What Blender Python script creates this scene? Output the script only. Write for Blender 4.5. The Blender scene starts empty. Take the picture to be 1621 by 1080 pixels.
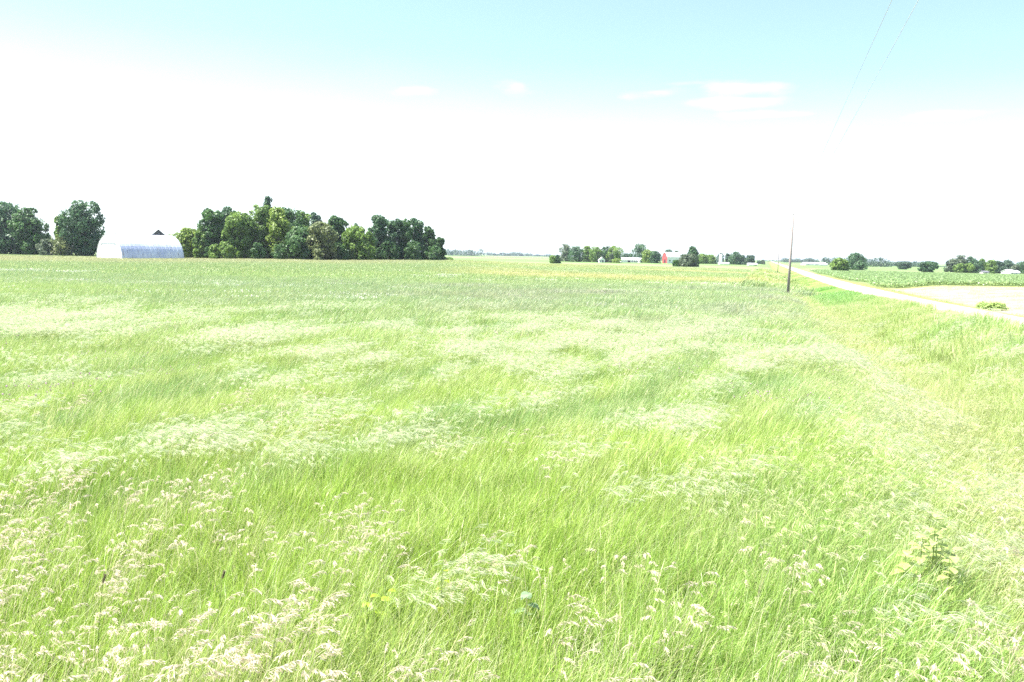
import bpy, math, random
import numpy as np
from mathutils import Matrix, Vector
R = math.radians
C = bpy.context.scene.collection
sc = bpy.context.scene
rng = np.random.default_rng(11)

# ------------------------------------------------------------------ camera
F, CU, CV = 1260.0, 810.5, 540.0          # focal length and centre, in the photograph's pixels
H = 3.3                                   # eye height above the field
PITCH, ROLL = R(6.19), R(1.12)
cam = bpy.data.cameras.new('camera'); cam.sensor_width = 36.0; cam.lens = F/1621*36
cam.clip_start = 0.1; cam.clip_end = 30000
co = bpy.data.objects.new('camera', cam); C.objects.link(co)
ROT = Matrix.Rotation(math.pi/2-PITCH, 3, 'X') @ Matrix.Rotation(ROLL, 3, 'Z')
co.matrix_world = Matrix.Translation((0, 0, H)) @ ROT.to_4x4()
sc.camera = co

# ------------------------------------------------------------------ sun, sky, exposure
SUN_EL, SUN_H = R(60), Vector((-1.0, 0.02))
SUN_AZ = math.atan2(SUN_H.x, SUN_H.y)     # clockwise from +Y
sun = bpy.data.lights.new('sun', 'SUN'); sun.energy = 4.2; sun.angle = R(0.5); sun.color = (1, 0.96, 0.9)
so = bpy.data.objects.new('sun', sun); C.objects.link(so)
sd = Vector((math.sin(SUN_AZ)*math.cos(SUN_EL), math.cos(SUN_AZ)*math.cos(SUN_EL), math.sin(SUN_EL)))
so.rotation_euler = sd.to_track_quat('Z', 'Y').to_euler(); so.location = (-60, 20, 90)
sc.view_settings.view_transform = 'Standard'; sc.view_settings.look = 'None'
sc.view_settings.gamma = 1.0; sc.view_settings.exposure = 2.15
sc.cycles.max_bounces = 5; sc.cycles.diffuse_bounces = 3; sc.cycles.transmission_bounces = 4
sc.cycles.volume_bounces = 0; sc.cycles.pixel_filter_type = 'BLACKMAN_HARRIS'; sc.cycles.filter_width = 1.5; sc.cycles.use_denoising = False; sc.cycles.denoiser = 'OPENIMAGEDENOISE'; sc.cycles.denoising_input_passes = 'RGB_ALBEDO_NORMAL'; sc.cycles.denoising_prefilter = 'ACCURATE'

w = bpy.data.worlds.new('World'); sc.world = w; w.use_nodes = True
nt = w.node_tree; N = nt.nodes; L = nt.links; N.clear()
def nd(tree, t, **k):
    n = tree.nodes.new(t)
    for a, b in k.items(): setattr(n, a, b)
    return n
def mth(tree, op, a, b=None, c=None, clamp=False):
    n = tree.nodes.new('ShaderNodeMath'); n.operation = op; n.use_clamp = clamp
    for i, v in enumerate((a, b, c)):
        if v is None: continue
        if isinstance(v, (int, float)): n.inputs[i].default_value = v
        else: tree.links.new(v, n.inputs[i])
    return n.outputs[0]
def mixc(tree, f, a, b, mode='MIX'):
    n = tree.nodes.new('ShaderNodeMix'); n.data_type = 'RGBA'; n.blend_type = mode
    for s, v in ((n.inputs[0], f), (n.inputs[6], a), (n.inputs[7], b)):
        if isinstance(v, (int, float)): s.default_value = v
        elif isinstance(v, (tuple, list)): s.default_value = (*v[:3], 1)
        else: tree.links.new(v, s)
    return n.outputs[2]
sky = nd(nt, 'ShaderNodeTexSky', sky_type='NISHITA'); sky.sun_disc = False
sky.sun_elevation = SUN_EL; sky.sun_rotation = SUN_AZ % (2*math.pi)
sky.altitude = 200; sky.air_density = 1.0; sky.dust_density = 0.6; sky.ozone_density = 1.0
tc = nd(nt, 'ShaderNodeTexCoord'); sep = nd(nt, 'ShaderNodeSeparateXYZ'); L.new(tc.outputs['Generated'], sep.inputs[0])
X, Y, Z = sep.outputs
hor = mth(nt, 'SQRT', mth(nt, 'ADD', mth(nt, 'MULTIPLY', X, X), mth(nt, 'MULTIPLY', Y, Y)))
el = mth(nt, 'DIVIDE', Z, mth(nt, 'MAXIMUM', hor, 0.01))
az = mth(nt, 'DIVIDE', X, mth(nt, 'MAXIMUM', hor, 0.01))
noi = nd(nt, 'ShaderNodeTexNoise'); noi.inputs['Scale'].default_value = 9; noi.inputs['Detail'].default_value = 5
mp = nd(nt, 'ShaderNodeMapping'); mp.inputs['Scale'].default_value = (1, 1, 3.2)
L.new(tc.outputs['Generated'], mp.inputs[0]); L.new(mp.outputs[0], noi.inputs[0])
nz = mth(nt, 'SUBTRACT', noi.outputs[0], 0.5)
# humid air whitens the sky gradually towards the horizon
edge = mth(nt, 'ADD', mth(nt, 'MULTIPLY', az, 0.05), mth(nt, 'ADD', el, mth(nt, 'MULTIPLY', nz, 0.02)))
mr = nd(nt, 'ShaderNodeMapRange', interpolation_type='SMOOTHSTEP'); mr.inputs[1].default_value = 0.10; mr.inputs[2].default_value = 0.245
mr.inputs[3].default_value = 1; mr.inputs[4].default_value = 0; L.new(edge, mr.inputs[0])
# small fair-weather clouds
def blob(a0, e0, ra, re, soft=2.2):
    da = mth(nt, 'DIVIDE', mth(nt, 'SUBTRACT', az, a0), ra*.8); de = mth(nt, 'DIVIDE', mth(nt, 'SUBTRACT', el, e0), re*.75)
    dd = mth(nt, 'SQRT', mth(nt, 'ADD', mth(nt, 'MULTIPLY', da, da), mth(nt, 'MULTIPLY', de, de)))
    v = mth(nt, 'ADD', mth(nt, 'SUBTRACT', 1.0, dd), mth(nt, 'MULTIPLY', nz, 7.0))
    m = nd(nt, 'ShaderNodeMapRange', interpolation_type='SMOOTHSTEP'); m.inputs[2].default_value = soft
    L.new(v, m.inputs[0]); return m.outputs[0]
cl = None
for b in [(0.0, .205, .030, .016), (-.128, .196, .04, .009), (.14, .207, .085, .004), (.17, .198, .05, .008), (.265, .200, .055, .010),
          (.24, .185, .06, .007), (.45, .160, .07, .008), (.33, .168, .07, .005)]:
    s = blob(*b); cl = s if cl is None else mth(nt, 'MAXIMUM', cl, s)
SKY = 0.064
base = mixc(nt, 1.0, sky.outputs[0], (SKY*.88, SKY, SKY*1.03), 'MULTIPLY')
base = mixc(nt, mth(nt, 'ADD', mth(nt, 'MULTIPLY', mr.outputs[0], 0.6), 0.17), base, (0.29, 0.32, 0.34))
cc = mixc(nt, mth(nt, 'MULTIPLY', cl, 0.42), base, (0.46, 0.47, 0.48))
bg = nd(nt, 'ShaderNodeBackground'); bg.inputs[1].default_value = 1.0; L.new(cc, bg.inputs[0])
wo = nd(nt, 'ShaderNodeOutputWorld'); L.new(bg.outputs[0], wo.inputs[0])

# ------------------------------------------------------------------ helpers
def ray(u, v):
    d = ROT @ Vector(((u-CU)/F, -(v-CV)/F, -1.0)); return d
def vh(u): return 403.3 + (u-CU)*math.tan(ROLL)
def at(u, d):
    """world x, y of something whose image column is u and whose distance (depth) is d"""
    r = ray(u, vh(u)+4); return r.x/r.y*d, d
def plane(u, v, z=0.0):
    r = ray(u, v); t = (z-H)/r.z; return r.x*t, r.y*t
def smooth(x, a, b):
    t = np.clip((np.asarray(x, float)-a)/(b-a), 0, 1); return t*t*(3-2*t)
def vnoise(x, y, s, seed=0):
    x = np.asarray(x, float)/s; y = np.asarray(y, float)/s
    xi = np.floor(x).astype(np.int64); yi = np.floor(y).astype(np.int64)
    fx = x-xi; fy = y-yi; fx = fx*fx*(3-2*fx); fy = fy*fy*(3-2*fy)
    def h(a, b):
        n = (a*374761393 + b*668265263 + seed*1442695041) & 0xffffffff
        n = ((n ^ (n >> 13))*1274126177) & 0xffffffff
        return ((n ^ (n >> 16)) & 0xffff)/65535.0
    return (h(xi, yi)*(1-fx)+h(xi+1, yi)*fx)*(1-fy)+(h(xi, yi+1)*(1-fx)+h(xi+1, yi+1)*fx)*fy
def fbm(x, y, s, seed=0, o=4):
    v = 0; a = .5; t = 0
    for k in range(o): v = v+a*vnoise(x, y, s/2**k, seed+k*17); t += a; a *= .55
    return v/t

RA = math.atan(0.3165)                     # the road's heading, clockwise from +Y
RS, RC = math.sin(RA), math.cos(RA)
def toLW(x, y): return x*RC-y*RS, x*RS+y*RC
def toXY(l, w_): return l*RC+w_*RS, -l*RS+w_*RC

# relief of the land: heights at bearings (x/y) and distances
_A = np.array([-.75, -.5, -.25, -.08, .05, .2, .34, .45, .6, .75])
_D = np.array([0, 60, 120, 200, 300, 450, 700, 1500, 8000.])
_T = np.array([
 [0, .0, .05, .25, .1, .0, 0, 0, 0],
 [0, .0, .1, .3, .25, .1, 0, 0, 0],
 [0, .05, .3, .75, .7, .2, 0, 0, 0],
 [0, .05, .35, 1.0, .8, .0, -.3, -.5, 0],
 [0, .0, .1, .3, .1, -.3, -.5, -.5, 0],
 [0, -.05, -.1, -.1, -.1, -.2, -.3, -.5, 0],
 [0, -.05, -.2, -.5, -.6, -.6, -.6, -.8, 0],
 [0, .0, -.1, -.7, -1.2, -1.2, -1.3, -1.5, 0],
 [0, .1, 0, -.8, -1.3, -1.7, -1.9, -2.0, 0],
 [0, .2, .1, -.8, -1.4, -1.9, -2.2, -2.5, 0]])
def relief(x, y):
    x = np.asarray(x, float); y = np.asarray(y, float)
    a = np.clip(x/np.maximum(y, 20), -.75, .75); d = np.hypot(np.maximum(y, 0), np.maximum(np.abs(x)-.75*np.maximum(y, 0), 0)*.4)
    ia = np.clip(np.searchsorted(_A, a)-1, 0, len(_A)-2); idd = np.clip(np.searchsorted(_D, d, 'right')-1, 0, len(_D)-2)
    fa = (a-_A[ia])/(_A[ia+1]-_A[ia]); fd = np.clip((d-_D[idd])/(_D[idd+1]-_D[idd]), 0, 1)
    fa = fa*fa*(3-2*fa); fd = fd*fd*(3-2*fd)
    return ((_T[ia, idd]*(1-fa)+_T[ia+1, idd]*fa)*(1-fd)+(_T[ia, idd+1]*(1-fa)+_T[ia+1, idd+1]*fa)*fd)
def road_z(w_): return np.interp(w_, [-200, 0, 28, 45, 80, 130, 220, 400, 1500, 8000], [.8, .75, .62, .5, .1, -.25, -.5, -.5, -.8, -.2])
RL0, RL1 = 9.1, 13.2
def zt(x, y):
    x = np.asarray(x, float); y = np.asarray(y, float)
    l, w_ = toLW(x, y); z = relief(x, y) + (fbm(x, y, 9, 3)-.5)*.16*smooth(np.hypot(x, y), 0, 8)
    rz = road_z(w_)
    ditch = np.minimum(rz, relief(x, y))-.75
    m = smooth(l, 0.6, 4.2); z = z*(1-m)+ditch*m           # down into the ditch
    m = smooth(l, 4.6, RL0-.2); z = z*(1-m)+rz*m            # up the shoulder to the road
    m = smooth(l, RL1+.3, RL1+3.5); z = z*(1-m)+(np.minimum(rz, relief(x, y))-.35)*m
    m = smooth(l, RL1+5, RL1+12); z = z*(1-m)+relief(x, y)*m
    return z
def zf(x, y): return float(zt(x, y))

def lerp(a, b, m): return a+(b-a)*np.asarray(m)[..., None]
def ell(x, y, cx, cy, rx, ry, rot=0, soft=.5, nzv=0):
    c, s = math.cos(rot), math.sin(rot); dx = x-cx; dy = y-cy
    d = np.hypot((dx*c+dy*s)/rx, (-dx*s+dy*c)/ry)+nzv
    return 1-smooth(d, 1-soft, 1+soft)
def field_color(x, y):
    """the colour the vegetation itself has, place by place"""
    x = np.asarray(x, float); y = np.asarray(y, float)
    l, w_ = toLW(x, y); d = np.hypot(x, y)
    n1 = fbm(x, y, 7, 21); n2 = fbm(x-.4*y, y*.4, 1.5, 22); n3 = fbm(x*.45, y*1.0, 26, 23); n4 = fbm(x*.18, y, 20, 29)
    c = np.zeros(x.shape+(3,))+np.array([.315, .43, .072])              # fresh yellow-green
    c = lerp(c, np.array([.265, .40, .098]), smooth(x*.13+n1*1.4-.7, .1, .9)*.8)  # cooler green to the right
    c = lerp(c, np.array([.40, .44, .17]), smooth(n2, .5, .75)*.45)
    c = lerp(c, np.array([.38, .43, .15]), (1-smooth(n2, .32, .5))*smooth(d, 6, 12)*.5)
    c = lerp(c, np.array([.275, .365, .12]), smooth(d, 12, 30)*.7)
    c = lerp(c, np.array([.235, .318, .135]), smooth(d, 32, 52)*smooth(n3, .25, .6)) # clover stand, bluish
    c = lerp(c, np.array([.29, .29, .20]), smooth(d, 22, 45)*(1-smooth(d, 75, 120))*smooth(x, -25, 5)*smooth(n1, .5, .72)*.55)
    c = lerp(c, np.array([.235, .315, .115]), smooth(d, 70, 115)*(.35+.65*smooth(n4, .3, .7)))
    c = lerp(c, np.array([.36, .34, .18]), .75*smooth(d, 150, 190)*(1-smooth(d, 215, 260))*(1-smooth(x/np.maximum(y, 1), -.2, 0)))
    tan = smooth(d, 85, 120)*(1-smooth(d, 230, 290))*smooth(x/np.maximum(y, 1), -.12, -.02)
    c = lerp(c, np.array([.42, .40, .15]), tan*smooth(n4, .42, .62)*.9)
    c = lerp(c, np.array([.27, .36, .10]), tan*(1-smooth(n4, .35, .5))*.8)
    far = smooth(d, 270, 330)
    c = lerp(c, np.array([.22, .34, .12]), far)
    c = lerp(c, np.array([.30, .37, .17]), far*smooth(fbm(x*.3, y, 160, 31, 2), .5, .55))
    n5 = fbm(x-.5*y, y*.32, 1.0, 25)
    c = lerp(c, np.array([.19, .31, .09]), smooth(n5, .5, .66)*smooth(d, 8, 14)*(1-smooth(d, 34, 50))*.75)
    # the verge, ditch and shoulder beside the road
    v = smooth(l, 1.2, 3.0)
    c = lerp(c, np.array([.34, .42, .125]), v*(1-smooth(l, 15, 16)))
    c = lerp(c, np.array([.44, .40, .19]), smooth(l, 2.0, 3.4)*(1-smooth(l, 4.4, 6.0))*(1-smooth(w_, 130, 200))*(.1+.3*smooth(n1, .3, .6)))
    c = lerp(c, np.array([.17, .36, .07]), ell(l, w_, 6.5, 98, 3.2, 30)*.9)
    c = lerp(c, np.array([.17, .34, .07]), smooth(l, 6, 8)*(1-smooth(l, 9.5, 10))*smooth(w_, 15, 25)*smooth(n1, .45, .6)*.7)
    # mown strip beyond the road
    mown = smooth(l, RL1+2.2, RL1+4)*(1-smooth(y, 113, 119))
    mc = lerp(np.zeros(x.shape+(3,))+np.array([.56, .52, .33]), np.array([.38, .41, .19]), smooth(np.sin(y*.9+fbm(x, y, 12, 41)*5), .2, 1)*.5)
    c = lerp(c, mc, mown*(y < 400))
    c = lerp(c, np.array([.27, .36, .14]), smooth(l, RL1+3, RL1+5)*smooth(y, 119, 122)*(1-smooth(y, 330, 345)))
    return c

def new_obj(name, me, mat=None, parent=None, loc=None):
    o = bpy.data.objects.new(name, me); C.objects.link(o)
    if mat is not None and me is not None:
        if not me.materials: me.materials.append(mat)
    if parent is not None: o.parent = parent
    if loc is not None: o.location = loc
    return o
def mesh_np(name, verts, quads=None, tris=None, attrs=None, smooth_=False):
    me = bpy.data.meshes.new(name); v = np.asarray(verts, np.float32)
    me.vertices.add(len(v)); me.vertices.foreach_set('co', v.ravel())
    idx = []; st = []; tot = []; s = 0
    for arr, k in ((quads, 4), (tris, 3)):
        if arr is None or len(arr) == 0: continue
        arr = np.asarray(arr, np.int32); idx.append(arr.ravel()); m = len(arr)
        st.append(s+np.arange(m)*k); tot.append(np.full(m, k)); s += m*k
    if idx:
        idx = np.concatenate(idx); st = np.concatenate(st); tot = np.concatenate(tot)
        me.loops.add(len(idx)); me.loops.foreach_set('vertex_index', idx)
        me.polygons.add(len(st)); me.polygons.foreach_set('loop_start', st.astype(np.int32)); me.polygons.foreach_set('loop_total', tot.astype(np.int32))
        me.polygons.foreach_set('use_smooth', np.full(len(st), smooth_))
    for k, (ty, data) in (attrs or {}).items():
        a = me.attributes.new(k, ty, 'POINT'); data = np.asarray(data)
        if ty == 'FLOAT': a.data.foreach_set('value', data.astype(np.float32).ravel())
        elif ty == 'INT': a.data.foreach_set('value', data.astype(np.int32).ravel())
        elif ty == 'FLOAT_VECTOR': a.data.foreach_set('vector', data.astype(np.float32).ravel())
        elif ty == 'FLOAT_COLOR': a.data.foreach_set('color', np.concatenate([data, np.ones((len(data), 1))], 1).astype(np.float32).ravel())
    me.update(calc_edges=True); me.validate(); return me
class MB:
    """collects boxes, prisms and tubes into one mesh"""
    def __init__(s): s.v = []; s.f = []
    def poly(s, pts, faces):
        b = len(s.v); s.v += [tuple(p) for p in pts]; s.f += [tuple(b+i for i in f) for f in faces]
    def box(s, x0, x1, y0, y1, z0, z1):
        s.poly([(x0,y0,z0),(x1,y0,z0),(x1,y1,z0),(x0,y1,z0),(x0,y0,z1),(x1,y0,z1),(x1,y1,z1),(x0,y1,z1)],
               [(3,2,1,0),(4,5,6,7),(0,1,5,4),(1,2,6,5),(2,3,7,6),(3,0,4,7)])
    def tube(s, pts, rad, n=8, cap=True):
        pts = [Vector(p) for p in pts]; b = len(s.v)
        for i, p in enumerate(pts):
            t = (pts[min(i+1, len(pts)-1)]-pts[max(i-1, 0)]).normalized()
            a = t.cross(Vector((0, 1, 0)) if abs(t.y) < .9 else Vector((1, 0, 0))).normalized(); c = t.cross(a)
            r = rad[i] if isinstance(rad, (list, tuple)) else rad
            for k in range(n):
                q = 2*math.pi*k/n; s.v.append(tuple(p+(a*math.cos(q)+c*math.sin(q))*r))
        for i in range(len(pts)-1):
            for k in range(n):
                s.f.append((b+i*n+k, b+i*n+(k+1) % n, b+(i+1)*n+(k+1) % n, b+(i+1)*n+k))
        if cap: s.f.append(tuple(b+k for k in range(n))[::-1]); s.f.append(tuple(b+(len(pts)-1)*n+k for k in range(n)))
    def build(s, name, mat, parent=None, loc=None, smooth_=False):
        me = bpy.data.meshes.new(name); me.from_pydata(s.v, [], s.f); me.update()
        if smooth_: me.polygons.foreach_set('use_smooth', [True]*len(me.polygons))
        return new_obj(name, me, mat, parent, loc)
def tag(o, label=None, cat=None, group=None, kind=None):
    if label: o['label'] = label
    if cat: o['category'] = cat
    if group: o['group'] = group
    if kind: o['kind'] = kind
    return o
def empty(name, loc, rz=0):
    o = bpy.data.objects.new(name, None); C.objects.link(o); o.location = loc; o.rotation_euler = (0, 0, rz); o.empty_display_size = .5; return o

# ------------------------------------------------------------------ materials
def mat_new(name):
    m = bpy.data.materials.new(name); m.use_nodes = True; m.node_tree.nodes.clear(); return m, m.node_tree
def surf(t, sh):
    o = nd(t, 'ShaderNodeOutputMaterial'); t.links.new(sh, o.inputs[0])
def principled(t, col, rough=.8, metal=0., spec=.3, bump=None):
    p = nd(t, 'ShaderNodeBsdfPrincipled'); p.inputs['Roughness'].default_value = rough; p.inputs['Metallic'].default_value = metal
    p.inputs['Specular IOR Level'].default_value = spec
    if isinstance(col, (tuple, list)): p.inputs['Base Color'].default_value = (*col, 1)
    else: t.links.new(col, p.inputs['Base Color'])
    if bump is not None: t.links.new(bump, p.inputs['Normal'])
    return p.outputs[0]
def noise(t, scale, detail=4, coord='Object', sc3=None, rough=.55):
    n = nd(t, 'ShaderNodeTexNoise'); n.inputs['Scale'].default_value = scale; n.inputs['Detail'].default_value = detail; n.inputs['Roughness'].default_value = rough
    if coord == 'World': g = nd(t, 'ShaderNodeNewGeometry').outputs['Position']
    else: g = nd(t, 'ShaderNodeTexCoord').outputs[coord]
    if sc3: m_ = nd(t, 'ShaderNodeMapping'); m_.inputs['Scale'].default_value = sc3; t.links.new(g, m_.inputs[0]); g = m_.outputs[0]
    t.links.new(g, n.inputs[0]); return n.outputs[0]
def ramp(t, f, a, b, c0, c1):
    m = nd(t, 'ShaderNodeMapRange', interpolation_type='SMOOTHSTEP'); m.inputs[1].default_value = a; m.inputs[2].default_value = b
    t.links.new(f, m.inputs[0]); return mixc(t, m.outputs[0], c0, c1)
def simple(name, c0, c1=None, scale=3., rough=.8, metal=0., spec=.3, bumps=0., sc3=None):
    m, t = mat_new(name)
    n = noise(t, scale, 5, 'Object', sc3)
    col = ramp(t, n, .35, .68, c0, c1 or tuple(v*.75 for v in c0))
    b = None
    if bumps:
        bn = nd(t, 'ShaderNodeBump'); bn.inputs['Strength'].default_value = bumps; bn.inputs['Distance'].default_value = .05
        t.links.new(noise(t, scale*6, 4, 'Object', sc3), bn.inputs['Height']); b = bn.outputs[0]
    surf(t, principled(t, col, rough, metal, spec, b)); return m
def leafy(t, col, trans=.35, rough=.55, spec=.25, tcol=None):
    p = principled(t, col, rough, 0, spec)
    tr = nd(t, 'ShaderNodeBsdfTranslucent')
    t.links.new(tcol if tcol is not None else col, tr.inputs[0])
    mx = nd(t, 'ShaderNodeMixShader'); mx.inputs[0].default_value = trans
    t.links.new(p, mx.inputs[1]); t.links.new(tr.outputs[0], mx.inputs[2]); return mx.outputs[0]
def leaf_mat(name, c0, c1, trans=.42, spec=.4):
    m, t = mat_new(name)
    at_ = nd(t, 'ShaderNodeAttribute', attribute_name='rnd')
    n = noise(t, .35, 2, 'World')
    f = mth(t, 'ADD', mth(t, 'MULTIPLY', at_.outputs['Fac'], .6), mth(t, 'MULTIPLY', n, .5))
    col = ramp(t, f, .2, .85, c0, c1)
    surf(t, leafy(t, col, trans, .5, spec)); return m
def blade_mat(name, gain=1.0, dry=.12, drycol=(.62, .60, .30), trans=.42):
    m, t = mat_new(name)
    a = nd(t, 'ShaderNodeAttribute', attribute_name='tint'); a.attribute_type = 'INSTANCER'
    r = nd(t, 'ShaderNodeAttribute', attribute_name='rnd')
    k = nd(t, 'ShaderNodeMapRange'); k.inputs[3].default_value = .62*gain; k.inputs[4].default_value = 1.38*gain; t.links.new(r.outputs['Fac'], k.inputs[0])
    vm = nd(t, 'ShaderNodeVectorMath', operation='SCALE'); t.links.new(a.outputs['Color'], vm.inputs[0]); t.links.new(k.outputs[0], vm.inputs['Scale'])
    hue = mth(t, 'FRACT', mth(t, 'MULTIPLY', r.outputs['Fac'], 17.3))
    col = mixc(t, mth(t, 'MULTIPLY', hue, .45), vm.outputs[0], mixc(t, 1.0, vm.outputs[0], (.80, 1.03, 1.15), 'MULTIPLY'))
    isdry = mth(t, 'LESS_THAN', mth(t, 'FRACT', mth(t, 'MULTIPLY', r.outputs['Fac'], 53.7)), dry)
    col = mixc(t, isdry, col, drycol)
    surf(t, leafy(t, col, trans, .38, .5)); return m
def plume_mat(name, c0, c1):
    m, t = mat_new(name)
    r = nd(t, 'ShaderNodeAttribute', attribute_name='rnd')
    col = ramp(t, r.outputs['Fac'], 0, 1, c0, c1)
    surf(t, leafy(t, col, .45, .6, .2)); return m

M = {}
M['dark'] = leaf_mat('leaves_dark', (.040, .100, .034), (.125, .240, .072))
M['teal'] = leaf_mat('leaves_teal', (.036, .092, .044), (.115, .220, .090))
M['mid'] = leaf_mat('leaves_mid', (.085, .175, .036), (.26, .38, .085))
M['bright'] = leaf_mat('leaves_bright', (.14, .23, .032), (.30, .40, .085))
M['olive'] = leaf_mat('leaves_olive', (.12, .16, .06), (.26, .30, .12))
M['grey'] = leaf_mat('leaves_grey', (.08, .12, .07), (.20, .25, .15))
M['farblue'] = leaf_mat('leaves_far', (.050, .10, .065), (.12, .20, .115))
M['bark'] = simple('bark', (.16, .13, .10), (.08, .065, .05), 2, .9, bumps=.4)
M['palebark'] = simple('bark_pale', (.36, .32, .27), (.2, .17, .14), 2, .9, bumps=.4)
M['white'] = simple('white_paint', (.78, .78, .77), (.66, .66, .65), .6, .6)
M['whiteroof'] = simple('white_metal_roof', (.74, .75, .78), (.6, .62, .66), .5, .45, 0, .5)
M['red'] = simple('red_barn_paint', (.55, .07, .07), (.42, .05, .05), .8, .7)
M['glass'] = simple('window_glass', (.03, .04, .05), (.06, .07, .09), .8, .1, 0, .6)
M['shingle'] = simple('grey_shingles', (.13, .13, .15), (.09, .09, .10), 2, .85, bumps=.3)
M['blueroof'] = simple('blue_grey_roof', (.34, .36, .48), (.27, .28, .40), .5, .6)
M['darkin'] = simple('dark_opening', (.02, .02, .025), (.03, .03, .035), 1, .9)  # near-black colour painted as the shade inside open doorways
M['pole'] = simple('weathered_pole', (.33, .285, .27), (.24, .205, .19), 3, .85, bumps=.3, sc3=(1, 1, .12))
M['wire'] = simple('wire', (.7, .72, .72), (.62, .66, .66), 1, .5, .2)
M['ceramic'] = simple('insulator', (.5, .5, .52), (.4, .4, .42), 3, .2)
M['concrete'] = simple('silo_concrete', (.62, .62, .62), (.5, .5, .5), .6, .8, sc3=(1, 1, 4))
# galvanised shell of the arched barn
m, t = mat_new('barn_shell'); M['shell'] = m
n = noise(t, .35, 5, 'Object', (1, 1, .6)); n2 = noise(t, 1.6, 4, 'Object', (1.4, 1.4, .15))
col = ramp(t, n, .35, .65, (.66, .70, .82), (.50, .54, .70)); col = ramp(t, n2, .56, .74, col, (.30, .25, .27))
surf(t, principled(t, col, .55, .15, .4))

def ground_mat():
    m, t = mat_new('field_ground')
    a = nd(t, 'ShaderNodeAttribute', attribute_name='tint')
    n = noise(t, 1.3, 6, 'World', (1, 1, 1), .7); n2 = noise(t, .05, 5, 'World', (1, 1, 1))
    k = mth(t, 'ADD', .33, mth(t, 'MULTIPLY', n, .55)); k = mth(t, 'MULTIPLY', k, mth(t, 'ADD', .75, mth(t, 'MULTIPLY', n2, .5)))
    vm = nd(t, 'ShaderNodeVectorMath', operation='SCALE'); t.links.new(a.outputs['Color'], vm.inputs[0]); t.links.new(k, vm.inputs['Scale'])
    b = nd(t, 'ShaderNodeBump'); b.inputs['Strength'].default_value = .8; b.inputs['Distance'].default_value = .15; t.links.new(noise(t, 3.5, 5, 'World'), b.inputs['Height'])
    surf(t, principled(t, vm.outputs[0], .95, 0, .1, b.outputs[0])); return m
M['ground'] = ground_mat()
def gravel_mat():
    m, t = mat_new('gravel')
    n = noise(t, 14, 6, 'World', None, .7); n2 = noise(t, .35, 3, 'World')
    col = ramp(t, n, .35, .65, (.42, .385, .335), (.27, .245, .21)); col = ramp(t, n2, .4, .7, col, (.38, .345, .295))
    b = nd(t, 'ShaderNodeBump'); b.inputs['Strength'].default_value = .5; b.inputs['Distance'].default_value = .03; t.links.new(n, b.inputs['Height'])
    surf(t, principled(t, col, .9, 0, .2, b.outputs[0])); return m
M['gravel'] = gravel_mat()

# ------------------------------------------------------------------ the land
def axis(seg):
    out = []
    for a, b, n_ in seg: out += list(np.linspace(a, b, n_, endpoint=False))
    return np.array(out+[seg[-1][1]])
g = np.geomspace(1, 60, 34)[1:]
Ls = np.unique(np.round(np.concatenate([-100*g[::-1], axis([(-100, -20, 60), (-20, 0, 28), (0, RL0, 18), (RL0, RL1, 4), (RL1, 20, 10), (20, 120, 50)]), 120*g]), 4))
Ws = np.unique(np.round(np.concatenate([-np.geomspace(30, 600, 10)[::-1], axis([(-30, 0, 20), (0, 60, 80), (60, 200, 90), (200, 400, 60)]), np.geomspace(400, 9000, 44)[1:]]), 4))
LL, WW = np.meshgrid(Ls, Ws); gx, gy = toXY(LL, WW)
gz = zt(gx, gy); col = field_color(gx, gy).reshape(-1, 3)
nw, nl = LL.shape; ii = np.arange(nw*nl).reshape(nw, nl)
q = np.stack([ii[:-1, :-1], ii[:-1, 1:], ii[1:, 1:], ii[1:, :-1]], -1).reshape(-1, 4)
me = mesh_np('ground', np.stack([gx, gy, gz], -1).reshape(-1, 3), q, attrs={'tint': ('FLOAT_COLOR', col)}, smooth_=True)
gr = new_obj('ground', me, M['ground']); tag(gr, kind='structure')
# gravel road: a crowned sheet a little above the embankment
rw = Ws[(Ws >= -30) & (Ws <= 4000)]; off = np.array([RL0, RL0+.5, (RL0+RL1)/2, RL1-.5, RL1]); dz = np.array([.004, .05, .10, .05, .004])
jl = (fbm(rw, rw*0, 3, 51)-.5)*.5; v = []
for k, w_ in enumerate(rw):
    for o_, z_ in zip(off, dz):
        e = jl[k] if o_ == off[0] else (-jl[k] if o_ == off[-1] else 0)
        x_, y_ = toXY(o_+e, w_); v.append((x_, y_, zf(x_, y_)+z_+(.012 if o_ in (off[0], off[-1]) else 0)))
ii = np.arange(len(rw)*5).reshape(-1, 5); q = np.stack([ii[:-1, :-1], ii[:-1, 1:], ii[1:, 1:], ii[1:, :-1]], -1).reshape(-1, 4)
rd = new_obj('gravel_road', mesh_np('gravel_road', v, q, smooth_=True), M['gravel']); tag(rd, kind='structure')

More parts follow.
